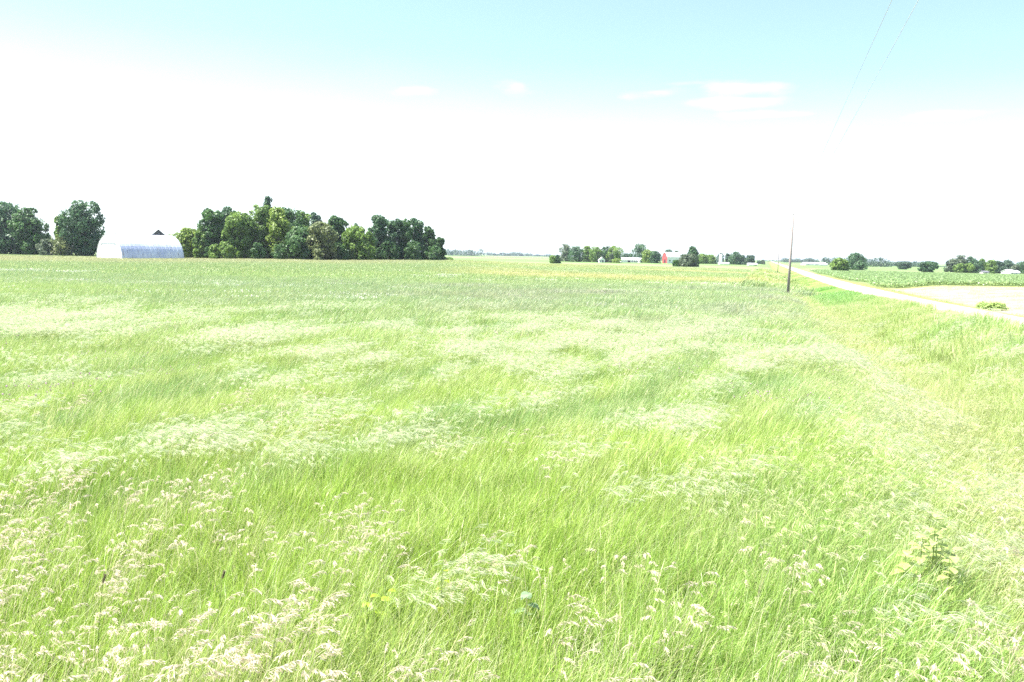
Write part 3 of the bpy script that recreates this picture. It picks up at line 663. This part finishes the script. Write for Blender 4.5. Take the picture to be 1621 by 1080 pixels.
# far woods that read as one mass each
def woods(name, u0, u1, vt, d, label, seed, mat='farblue', n_=2600, leaf=1.6):
    g_ = np.random.default_rng(seed); vs, qs, rs = [], [], []; b = 0
    px = d/F; uu = u0
    while uu < u1:
        wpx = g_.uniform(6, 12); x_, y_ = at(uu+wpx/2, d+g_.uniform(-.03, .03)*d); z_ = zf(x_, y_)
        h = H-(vt+g_.uniform(-1.2, 1.8)-vh(uu))*d/F-z_
        cm_, _ = crown_mesh(h, wpx*1.35*px, int(seed*100+uu), .0, 8, leaf, 420, 'full')
        v_ = np.zeros(len(cm_.vertices)*3); cm_.vertices.foreach_get('co', v_); v_ = v_.reshape(-1, 3)+np.array([x_, y_, z_]); bpy.data.meshes.remove(cm_)
        vs.append(v_); qs.append(np.arange(len(v_)).reshape(-1, 4)+b); rs.append(np.repeat(g_.random(len(v_)//4), 4)); b += len(v_); uu += wpx*.62
    me = mesh_np(name, np.concatenate(vs), np.concatenate(qs), attrs={'rnd': ('FLOAT', np.concatenate(rs))})
    tag(new_obj(name, me, M[mat]), label, 'woods', kind='stuff')
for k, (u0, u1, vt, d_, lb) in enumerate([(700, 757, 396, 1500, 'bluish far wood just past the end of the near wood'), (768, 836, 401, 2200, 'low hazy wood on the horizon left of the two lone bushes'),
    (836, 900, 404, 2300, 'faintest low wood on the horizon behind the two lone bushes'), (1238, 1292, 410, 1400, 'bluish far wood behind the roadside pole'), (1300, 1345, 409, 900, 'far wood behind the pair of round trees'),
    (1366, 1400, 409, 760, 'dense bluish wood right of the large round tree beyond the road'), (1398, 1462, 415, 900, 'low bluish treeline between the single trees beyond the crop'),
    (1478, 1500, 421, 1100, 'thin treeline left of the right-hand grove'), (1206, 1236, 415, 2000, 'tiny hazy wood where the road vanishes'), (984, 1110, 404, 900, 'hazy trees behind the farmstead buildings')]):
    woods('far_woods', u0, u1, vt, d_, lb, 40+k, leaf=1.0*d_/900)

# ------------------------------------------------------------------ the arched barn
def arched_barn():
    ax_, ay_ = at(193, 188); z0 = zf(ax_, ay_)-.3
    side = Vector((.60, .80, 0)); back = Vector((-.80, .60, 0)); Wd, Ln, Ht = 12.4, 15.7, 6.35
    rt = empty('arched_barn', (ax_, ay_, z0)); tag(rt, 'white arched metal barn at the far left edge of the field', 'barn')
    n_ = 28; arc = []
    for k in range(n_+1):
        th = math.pi*k/n_; arc.append((Wd/2*(1-math.cos(th)), Ht*math.sin(th)**.92))
    def P(s, bk, z): return side*s+back*bk+Vector((0, 0, z))
    mb = MB(); ns = 32
    for j in range(ns):                                  # corrugated panels: alternate ribs stand proud
        a0, a1 = Ln*j/ns, Ln*(j+1)/ns; e = .03 if j % 2 else 0
        for (s0, s1) in ((a0, a1),):
            pts = []; 
            for (b_, z_) in arc:
                cx, k_ = Wd/2, 1+e/Wd*2
                pts.append(P(s0, cx+(b_-cx)*k_, z_*k_)); pts.append(P(s1, cx+(b_-cx)*k_, z_*k_))
            mb.poly(pts, [(2*i, 2*i+2, 2*i+3, 2*i+1) for i in range(n_)])
            if j: 
                pts = []
                for (b_, z_) in arc:
                    cx = Wd/2; pts.append(P(s0, b_, z_)); pts.append(P(s0, cx+(b_-cx)*(1+.1/Wd), z_*(1+.1/Wd)))
                mb.poly(pts, [(2*i, 2*i+2, 2*i+3, 2*i+1) for i in range(n_)])
    mb.build('roof_shell', M['shell'], rt)
    for s, nm in ((.01, 'front_wall'), (Ln-.15, 'end_wall')):
        e = MB(); pts = [P(s, b_, z_-.02) for b_, z_ in arc]+[P(s+.12, b_, z_-.02) for b_, z_ in arc]
        m1 = n_+1; e.poly(pts, [tuple(range(m1)), tuple(range(2*m1-1, m1-1, -1))]+[(i, i+1, m1+i+1, m1+i) for i in range(n_)]); wl = e.build(nm, M['white'], rt)
        if nm == 'front_wall':
            f = MB()
            for (b_, z_, b2, z2, t_) in ((3.4, .3, 9.2, 4.2, .09),):      # big sliding door: panel, rails and braces
                f.poly([P(s-t_, b_, z_), P(s-t_, b2, z_), P(s-t_, b2, z2), P(s-t_, b_, z2), P(s-.003, b_, z_), P(s-.003, b2, z_), P(s-.003, b2, z2), P(s-.003, b_, z2)],
                       [(0, 1, 2, 3), (0, 4, 5, 1), (1, 5, 6, 2), (2, 6, 7, 3), (3, 7, 4, 0)])
            dr = f.build('sliding_door', M['whiteroof'], rt)
            f = MB(); f.tube([P(s-.16, 3.0, 4.35), P(s-.16, 10.5, 4.35)], .07, 6); f.build('door_rail', M['concrete'], rt)
            f = MB(); b_, b2 = 10.3, 11.2; f.poly([P(s-.05, b_, .3), P(s-.05, b2, .3), P(s-.05, b2, 2.3), P(s-.05, b_, 2.3), P(s-.003, b_, .3), P(s-.003, b2, .3), P(s-.003, b2, 2.3), P(s-.003, b_, 2.3)],
                   [(0, 1, 2, 3), (0, 4, 5, 1), (1, 5, 6, 2), (2, 6, 7, 3), (3, 7, 4, 0)]); f.build('small_door', M['concrete'], rt)
    rm = MB(); rm.tube([P(.0, b_, z_+.02) for b_, z_ in arc], .06, 6); rm.build('arch_trim', M['white'], rt)
    for s in (1.6, 4.6, 5.8):
        vt_ = MB(); c_ = P(s, Wd/2, Ht+.0); vt_.tube([c_, c_+Vector((0, 0, .3))], .22, 10); vt_.tube([c_+Vector((0, 0, .3)), c_+Vector((0, 0, .42))], [.4, .08], 10); vt_.build('roof_vent', M['concrete'], rt)
    fd = MB(); a_, b_ = 0, Ln
    fd.poly([P(-.2, -.25, -.5), P(Ln+.2, -.25, -.5), P(Ln+.2, Wd+.25, -.5), P(-.2, Wd+.25, -.5), P(-.2, -.25, .28), P(Ln+.2, -.25, .28), P(Ln+.2, Wd+.25, .28), P(-.2, Wd+.25, .28)],
            [(3, 2, 1, 0), (4, 5, 6, 7), (0, 1, 5, 4), (1, 2, 6, 5), (2, 3, 7, 6), (3, 0, 4, 7)]); fd.build('foundation', M['concrete'], rt)
arched_barn()
def gable(u0, u1, vtop, d, wall, roof, label, depth=8., rz=0., eave=.6, name='farm_building', cat='building', wins=(), doors=(), ridge_along=True, wallm=None):
    uc = (u0+u1)/2; x_, y_ = at(uc, d); z_ = zf(x_, y_)-.2; h = H-(vtop-vh(uc))*d/F-z_; wd = (u1-u0)*d/F*.98
    rt = empty(name, (x_, y_, z_), rz); tag(rt, label, cat); he = h*eave; a = wd/2; b = depth/2
    mb = MB()
    if ridge_along:
        mb.poly([(-a, -b, 0), (a, -b, 0), (a, b, 0), (-a, b, 0), (-a, -b, he), (a, -b, he), (a, b, he), (-a, b, he), (-a, 0, h-.12), (a, 0, h-.12)], [(0, 1, 5, 4), (2, 3, 7, 6), (1, 2, 6, 9, 5), (3, 0, 4, 8, 7)])
    else:
        mb.poly([(-a, -b, 0), (a, -b, 0), (a, b, 0), (-a, b, 0), (-a, -b, he), (a, -b, he), (a, b, he), (-a, b, he), (0, -b, h-.12), (0, b, h-.12)], [(0, 1, 5, 8, 4), (1, 2, 6, 5), (2, 3, 7, 9, 6), (3, 0, 4, 7)])
    wl = mb.build('wall', M[wall], rt); o = .35; rf = MB(); th = .12; dz_ = (h-he)
    if ridge_along:
        for s in (-1, 1):
            y1 = s*(b+o); z1 = he-o/b*dz_
            rf.poly([(-a-o, y1, z1), (a+o, y1, z1), (a+o, 0, h), (-a-o, 0, h), (-a-o, y1, z1-th), (a+o, y1, z1-th), (a+o, 0, h-th), (-a-o, 0, h-th)], [(0, 1, 2, 3), (7, 6, 5, 4), (0, 4, 5, 1), (1, 5, 6, 2), (3, 7, 4, 0)])
    else:
        for s in (-1, 1):
            x1 = s*(a+o); z1 = he-o/a*dz_
            rf.poly([(x1, -b-o, z1), (x1, b+o, z1), (0, b+o, h), (0, -b-o, h), (x1, -b-o, z1-th), (x1, b+o, z1-th), (0, b+o, h-th), (0, -b-o, h-th)], [(0, 1, 2, 3), (7, 6, 5, 4), (0, 4, 5, 1), (1, 5, 6, 2), (3, 7, 4, 0)])
    rf.build('roof', M[roof], rt)
    for (f0, f1, g0, g1) in wins:
        fr = MB(); X0, X1, Z0, Z1 = -a+f0*wd, -a+f1*wd, g0*he, g1*he
        fr.box(X0-.08, X1+.08, -b-.05, -b-.003, Z0-.08, Z1+.08); fo = fr.build('window', M['white'], rt); p_ = MB(); p_.box(X0, X1, -b-.07, -b-.053, Z0, Z1); p_.build('pane', M['glass'], fo)
    for (f0, f1, g1) in doors:
        fr = MB(); fr.box(-a+f0*wd, -a+f1*wd, -b-.05, -b-.003, .2, g1*he); fr.build('door', M['darkin'], rt)  # flat panel on the wall, its dark colour stands for the doorway's shade
    return rt
hs = gable(230, 272, 364.3, 225, 'shingle', 'shingle', 'grey shingled roof peak showing above the arched barn', 9, .44, .6, 'farmhouse', 'house', ridge_along=False, wins=((.3, .45, .3, .8), (.6, .75, .3, .8)))
gable(44, 76, 394, 236, 'white', 'blueroof', 'low pale shed with a blue-grey roof under the dark trees at the left', 7, .1, .55, 'shed', 'shed', doors=((.4, .55, .9),))
gable(948, 957, 407, 470, 'white', 'whiteroof', 'small white gabled house in front of the farmstead grove', 5, 0, .55, 'farmhouse', 'house', wins=((.15, .35, .35, .75),), doors=((.5, .75, .85),), ridge_along=False)
gable(981, 1012, 408, 520, 'white', 'whiteroof', 'long low white farm building with a dark doorway', 8, .05, .6, 'farm_building', 'building', doors=((.35, .48, .85),), wins=((.56, .62, .4, .8), (.68, .74, .4, .8), (.8, .86, .4, .8)))
gable(1011, 1018, 408.5, 512, 'white', 'whiteroof', 'small white garage at the right end of the long white building', 6, 0, .6, 'garage', 'garage', doors=((.3, .8, .8),), ridge_along=False)
# red barn: red gable end to the left, long white side to the right
def red_barn():
    x_, y_ = at(1056, 505); z_ = zf(x_, y_)-.2; rt = empty('red_barn', (x_, y_, z_), R(-14)); tag(rt, 'red ended barn with a long white side and white roof', 'barn')
    Wd, Ln, he, h = 6.5, 10.5, 4.3, 6.9
    # local: gable end faces -x/-y corner; ridge runs +x and away
    a = R(38); s = Vector((math.cos(a), math.sin(a), 0)); b = Vector((-math.sin(a), math.cos(a), 0)); s, b = Vector((.86, .5, 0)), Vector((-.5, .86, 0))
    def P(q_, w_, z): return s*q_+b*w_+Vector((0, 0, z))
    mb = MB(); mb.poly([P(0, 0, 0), P(0, Wd, 0), P(0, Wd, he), P(0, Wd*.8, h*.9), P(0, Wd/2, h), P(0, Wd*.2, h*.9), P(0, 0, he)], [(6, 5, 4, 3, 2, 1, 0)]); mb.build('red_gable_wall', M['red'], rt)
    mb = MB(); mb.poly([P(0, 0, 0), P(Ln, 0, 0), P(Ln, 0, he), P(0, 0, he), P(Ln, Wd, 0), P(Ln, Wd, he), P(Ln, Wd*.8, h*.9), P(Ln, Wd/2, h), P(Ln, Wd*.2, h*.9), P(0, Wd, 0), P(0, Wd, he)],
                     [(0, 1, 2, 3), (1, 4, 5, 6, 7, 8, 2), (4, 9, 10, 5)]); mb.build('white_wall', M['white'], rt)
    mb = MB(); pr = [(-.3, he-.25), (Wd*.2-.05, h*.9+.08), (Wd/2, h+.12), (Wd*.8+.05, h*.9+.08), (Wd+.3, he-.25)]
    pts = [P(q_, w_, z+e) for q_ in (-.3, Ln+.3) for e in (0, .12) for (w_, z) in pr]
    F_ = []
    for i in range(4): F_ += [(i, i+1, 11+i, 10+i), (5+i, 15+i, 16+i, 6+i), (i, 5+i, 6+i, i+1), (10+i, 11+i, 16+i, 15+i)]
    mb.poly(pts, F_); mb.build('roof', M['whiteroof'], rt)
    mb = MB(); mb.poly([P(-.05, 1.9, 0), P(-.05, 4.0, 0), P(-.05, 4.0, 2.6), P(-.05, 1.9, 2.6)], [(3, 2, 1, 0)]); mb.build('barn_doorway_shade', M['darkin'], rt)  # dark sheet painted as the shade of the barn's doorway
    for q_ in (1.5, 4, 6.5):
        mb = MB(); mb.poly([P(q_, -.05, 1.4), P(q_+.9, -.05, 1.4), P(q_+.9, -.05, 2.3), P(q_, -.05, 2.3)], [(0, 1, 2, 3)]); mb.build('window', M['glass'], rt)
red_barn()
def silo(u0, u1, vtop, d, label):
    uc = (u0+u1)/2; x_, y_ = at(uc, d); z_ = zf(x_, y_)-.2; h = H-(vtop-vh(uc))*d/F-z_; r = (u1-u0)*d/F/2
    rt = empty('silo', (x_, y_, z_)); tag(rt, label, 'silo', 'silos of the farmstead'); mb = MB(); k = [(0, 0, h*.82*i/10) for i in range(11)]; mb.tube(k, [r]*11, 20); mb.build('body', M['concrete'], rt, smooth_=False)
    mb = MB()
    for i in range(1, 10): mb.tube([(0, 0, h*.82*i/10-.05), (0, 0, h*.82*i/10+.05)], r+.03, 20)
    mb.build('hoop', M['whiteroof'], rt)
    mb = MB(); mb.tube([(0, 0, h*.82+r*.9*math.sin(q_)) for q_ in np.linspace(0, 1.5, 7)], [(r+.1)*math.cos(q_) for q_ in np.linspace(0, 1.5, 7)], 20); mb.build('dome', M['whiteroof'], rt, smooth_=True)
    mb = MB(); mb.box(-.35, .35, -r-.5, -r+.05, 0, h*.8); mb.build('chute', M['white'], rt)
silo(1130, 1135.5, 403.5, 556, 'left of the two pale silos, set slightly further back')
silo(1138, 1143.5, 402.5, 535, 'right and taller of the two pale silos')
gable(1138, 1153, 415.3, 528, 'white', 'whiteroof', 'very low white shed at the foot of the right silo', 5, 0, .7, 'shed', 'shed')
gable(1184, 1197, 416.5, 500, 'white', 'whiteroof', 'white shed with a dark open end near where the road vanishes', 6, -.1, .6, 'shed', 'shed', doors=((.68, .97, .95),))
gable(1271, 1306, 415.5, 700, 'white', 'whiteroof', 'long plain white building at the edge of the crop right of the roadside pole', 12, 0, .55, 'long_building', 'building', doors=((.1, .16, .6),), wins=((.5, .55, .4, .7),))
gable(1554, 1563, 428.5, 420, 'olivewall' if 'olivewall' in M else 'white', 'shingle', 'small pale hut in front of the right-hand grove', 4, 0, .6, 'hut', 'hut', doors=((.4, .6, .8),))
gable(1592, 1608, 426.5, 424, 'white', 'whiteroof', 'pale roofed house among the trees at the right edge', 7, .1, .5, 'farmhouse', 'house', wins=((.2, .32, .35, .75), (.6, .72, .35, .75)))

# ------------------------------------------------------------------ power line beside the road
def pole(l, w_, hgt_, lean, label):
    x_, y_ = toXY(l, w_); z_ = zf(x_, y_); rt = empty('utility_pole', (x_, y_, z_)); tag(rt, label, 'utility pole', 'utility poles beside the road'); rt.rotation_euler = (0, lean, 0)
    mb = MB(); mb.tube([(0, 0, -.6), (0, 0, hgt_*.5), (0, 0, hgt_)], [.135, .115, .09], 12); mb.build('shaft', M['pole'], rt, smooth_=True)
    mb = MB(); mb.tube([(0, 0, hgt_+.002), (0, 0, hgt_+.12), (0, 0, hgt_+.2)], [.05, .07, .03], 8); mb.build('insulator', M['ceramic'], rt)
    mb = MB(); mb.tube([(-.10, 0, hgt_-1.25), (-.22, 0, hgt_-1.25), (-.25, 0, hgt_-1.2)], [.03, .05, .03], 8); mb.build('side_bracket', M['ceramic'], rt)
    return Vector((x_, y_, z_))+Vector((math.sin(lean)*hgt_, 0, math.cos(lean)*(hgt_+.12))), Vector((x_-.22, y_, z_+hgt_-1.2))
PX, PY = at(1250, 74); pl, pw = toLW(PX, PY)
p1 = pole(pl, pw, 7.75, .012, 'tall bare wooden pole standing in the ditch grass left of the road')
px2, py2 = at(1232, 222); l2, w2 = toLW(px2, py2)
p2 = pole(l2, w2, 9.1, 0., 'tiny far-off wooden pole, the next one along the road')
def far_end(p, u, k=1.75):
    # the span runs on behind the viewer; its sag is set from where it passes overhead
    r_ = ray(u, 0); q_ = Vector((0, 0, H))+r_*(10/r_.y); e = Vector((p.x+(q_.x-p.x)*k, p.y+(q_.y-p.y)*k, p.z+.2)); t_ = 1/k
    return e, (p.z+.2*t_-q_.z)/(4*t_*(1-t_))
p0 = [far_end(p1[0], 1454), far_end(p1[1], 1412)]
def wire(a, b, sag, label):
    mb = MB(); n_ = 60; mb.tube([a.lerp(b, k/n_)-Vector((0, 0, 4*sag*(k/n_)*(1-k/n_))) for k in range(n_+1)], .005, 5)
    tag(mb.build('overhead_wire', M['wire'], smooth_=True), label, 'wire', 'overhead wires')
wire(p0[0][0], p1[0], p0[0][1], 'right and clearer overhead wire crossing the sky at the upper right'); wire(p0[1][0], p1[1], p0[1][1], 'left and fainter overhead wire crossing the sky at the upper right')
wire(p1[0], p2[0], 1.0, 'upper wire running from the tall pole on to the far pole'); wire(p1[1], p2[1], 1.0, 'lower wire running from the tall pole on to the far pole')

# ------------------------------------------------------------------ single plants in the near grass
def leaf_blade(mb, p, dirv, ln, wd, droop):
    """a broad pointed leaf, folded along its rib and drooping"""
    dirv = dirv.normalized(); sd_ = dirv.cross(Vector((0, 0, 1))).normalized(); up = sd_.cross(dirv).normalized(); n_ = 7; b = len(mb.v)
    for i in range(n_):
        t_ = i/(n_-1); c = p+dirv*ln*t_+Vector((0, 0, -droop*ln*t_*t_)); ww = wd*math.sin(math.pi*min(1, .08+t_*.92))**.8*.5+.001
        for k, fz in ((-1, .18), (0, 0), (1, .18)): mb.v.append(tuple(c+sd_*ww*k+up*ww*fz*abs(k)))
    for i in range(n_-1):
        for k in (0, 1): mb.f.append((b+i*3+k, b+i*3+k+1, b+i*3+k+4, b+i*3+k+3))
def broadleaf(u, v, h, nl, ls, mat, label, seed, stems=1):
    g_ = random.Random(seed); x_, y_ = plane(u, v, h*.55); z_ = zf(x_, y_); rt = empty('broadleaf_plant', (x_, y_, z_)); tag(rt, label, 'plant', 'broad-leaved plants in the near grass')
    for s in range(stems):
        b0 = Vector((g_.uniform(-.12, .12)*(s > 0)*1.9, g_.uniform(-.1, .1)*(s > 0), -.05)); tp = b0+Vector((g_.uniform(.02, .14), g_.uniform(-.05, .05), h*g_.uniform(.85, 1.05)*(1-.12*s)))
        st = MB(); pts = [b0.lerp(tp, k/5)+Vector((.03*math.sin(k), 0, 0)) for k in range(6)]; st.tube(pts, [.007, .0065, .006, .005, .004, .003], 6); st.build('stem', M['stem'], rt, smooth_=True)
        for k in range(nl):
            t_ = .3+.7*k/nl; p = b0.lerp(tp, t_); a = k*2.4+g_.uniform(-.4, .4); mb = MB()
            leaf_blade(mb, p, Vector((math.cos(a), math.sin(a), .05+.35*t_)), ls*g_.uniform(.75, 1.1)*(1.1-.35*t_), ls*.5, .5); mb.build('leaf', mat, rt, smooth_=True)
def plant_mat(name, c0, c1, tr=.5):
    m, t = mat_new(name); n = noise(t, 30, 3); surf(t, leafy(t, ramp(t, n, .3, .7, c0, c1), tr, .4, .5)); return m
M['stem'] = plant_mat('stem_green', (.14, .22, .06), (.2, .26, .08), .1)
lm1 = plant_mat('leaf_pale', (.40, .52, .14), (.55, .58, .26)); lm2 = plant_mat('leaf_yellow', (.30, .44, .03), (.38, .46, .06)); lm3 = plant_mat('leaf_silver', (.22, .32, .18), (.30, .40, .25))
broadleaf(1468, 838, 1.12, 13, .17, lm1, 'tallest broad-leaved plant, pale and yellowish leaves, at the right of the near grass', 1, 4)
broadleaf(1430, 888, .85, 9, .17, lm1, 'low broad-leaved plant just left of the tallest one', 2, 2)
broadleaf(1500, 880, .9, 9, .17, lm1, 'low broad-leaved plant just right of the tallest one', 3, 2)
broadleaf(575, 968, .68, 9, .13, lm2, 'bright yellow-green leafy plant in the near grass at the bottom centre left', 4, 2)
broadleaf(685, 950, .75, 7, .10, lm2, 'smaller yellow-green plant right of the bright one', 5, 1)
broadleaf(825, 960, .7, 8, .16, lm3, 'silvery-leaved plant in the near grass at the bottom centre', 6, 1)
def timothy(u, v, h, hl, label):
    x_, y_ = plane(u, v, h); z_ = zf(x_, y_); rt = empty('spike_grass', (x_-.06, y_, z_)); tag(rt, label, 'seed head', 'dark seed spikes in the near grass')
    st = MB(); st.tube([(0, 0, -.05), (.01, 0, h*.5), (.06, 0, h)], [.003, .0025, .002], 6); st.build('stem', M['stem'], rt)
    hd = MB(); n_ = 9; hd.tube([(.06+.02*k/n_, 0, h+hl*k/n_) for k in range(n_+1)], [.003+.005*math.sin(math.pi*min(1, .12+k/n_*.85)) for k in range(n_+1)], 9)
    g_ = random.Random(3)
    for k in range(150):
        t_ = g_.random(); a = g_.random()*6.28; c = Vector((.06+.02*t_+math.cos(a)*.007, math.sin(a)*.007, h+hl*t_)); e = Vector((math.cos(a)*.008, math.sin(a)*.008, .008)); sd_ = Vector((-math.sin(a), math.cos(a), 0))*.0016
        hd.poly([c-sd_, c+sd_, c+e], [(0, 1, 2)])
    hd.build('spike', M['spike'], rt)
M['spike'] = plant_mat('spike_brown', (.12, .10, .06), (.2, .16, .1), .1)
timothy(163, 925, .86, .065, 'taller dark seed spike at the lower left of the grass'); timothy(352, 918, .82, .06, 'dark leaning seed spike right of the taller one at the lower left')
M['weed'] = leaf_mat('weed_leaves', (.30, .42, .12), (.50, .60, .24), .55)
# low weed clump on the mown strip
x_, y_ = plane(1572, 480, .3); 
rt = empty('weed_clump', (x_, y_, zf(x_, y_))); tag(rt, 'low green weed clump on the pale mown strip right of the road', 'weeds')
cm_, _ = crown_mesh(.55, 2.6, 77, 0, 12, .13, 3500, 'full', 1.6); new_obj('foliage', cm_, M['weed'], rt)
for k in range(6):
    mb = MB(); a = k*1.05; mb.tube([(0, 0, -.05), (math.cos(a)*.5, math.sin(a)*.3, .3), (math.cos(a)*1.0, math.sin(a)*.5, .5)], [.02, .015, .006], 5); mb.build('stem', M['stem'], rt)
# ------------------------------------------------------------------ air
USE_HAZE = True
if USE_HAZE:
    mb = MB(); mb.box(-6500, 6500, -700, 9300, -4.2, 24); hz_o = mb.build('haze', None); m, t = mat_new('haze_air'); t.nodes.clear()
    pv = nd(t, 'ShaderNodeVolumePrincipled'); pv.inputs['Color'].default_value = (.78, .86, 1, 1); pv.inputs['Density'].default_value = .00012; pv.inputs['Anisotropy'].default_value = .3
    o_ = nd(t, 'ShaderNodeOutputMaterial'); t.links.new(pv.outputs[0], o_.inputs['Volume']); hz_o.data.materials.append(m); tag(hz_o, 'thin pale summer air over the whole scene', 'haze', kind='stuff')
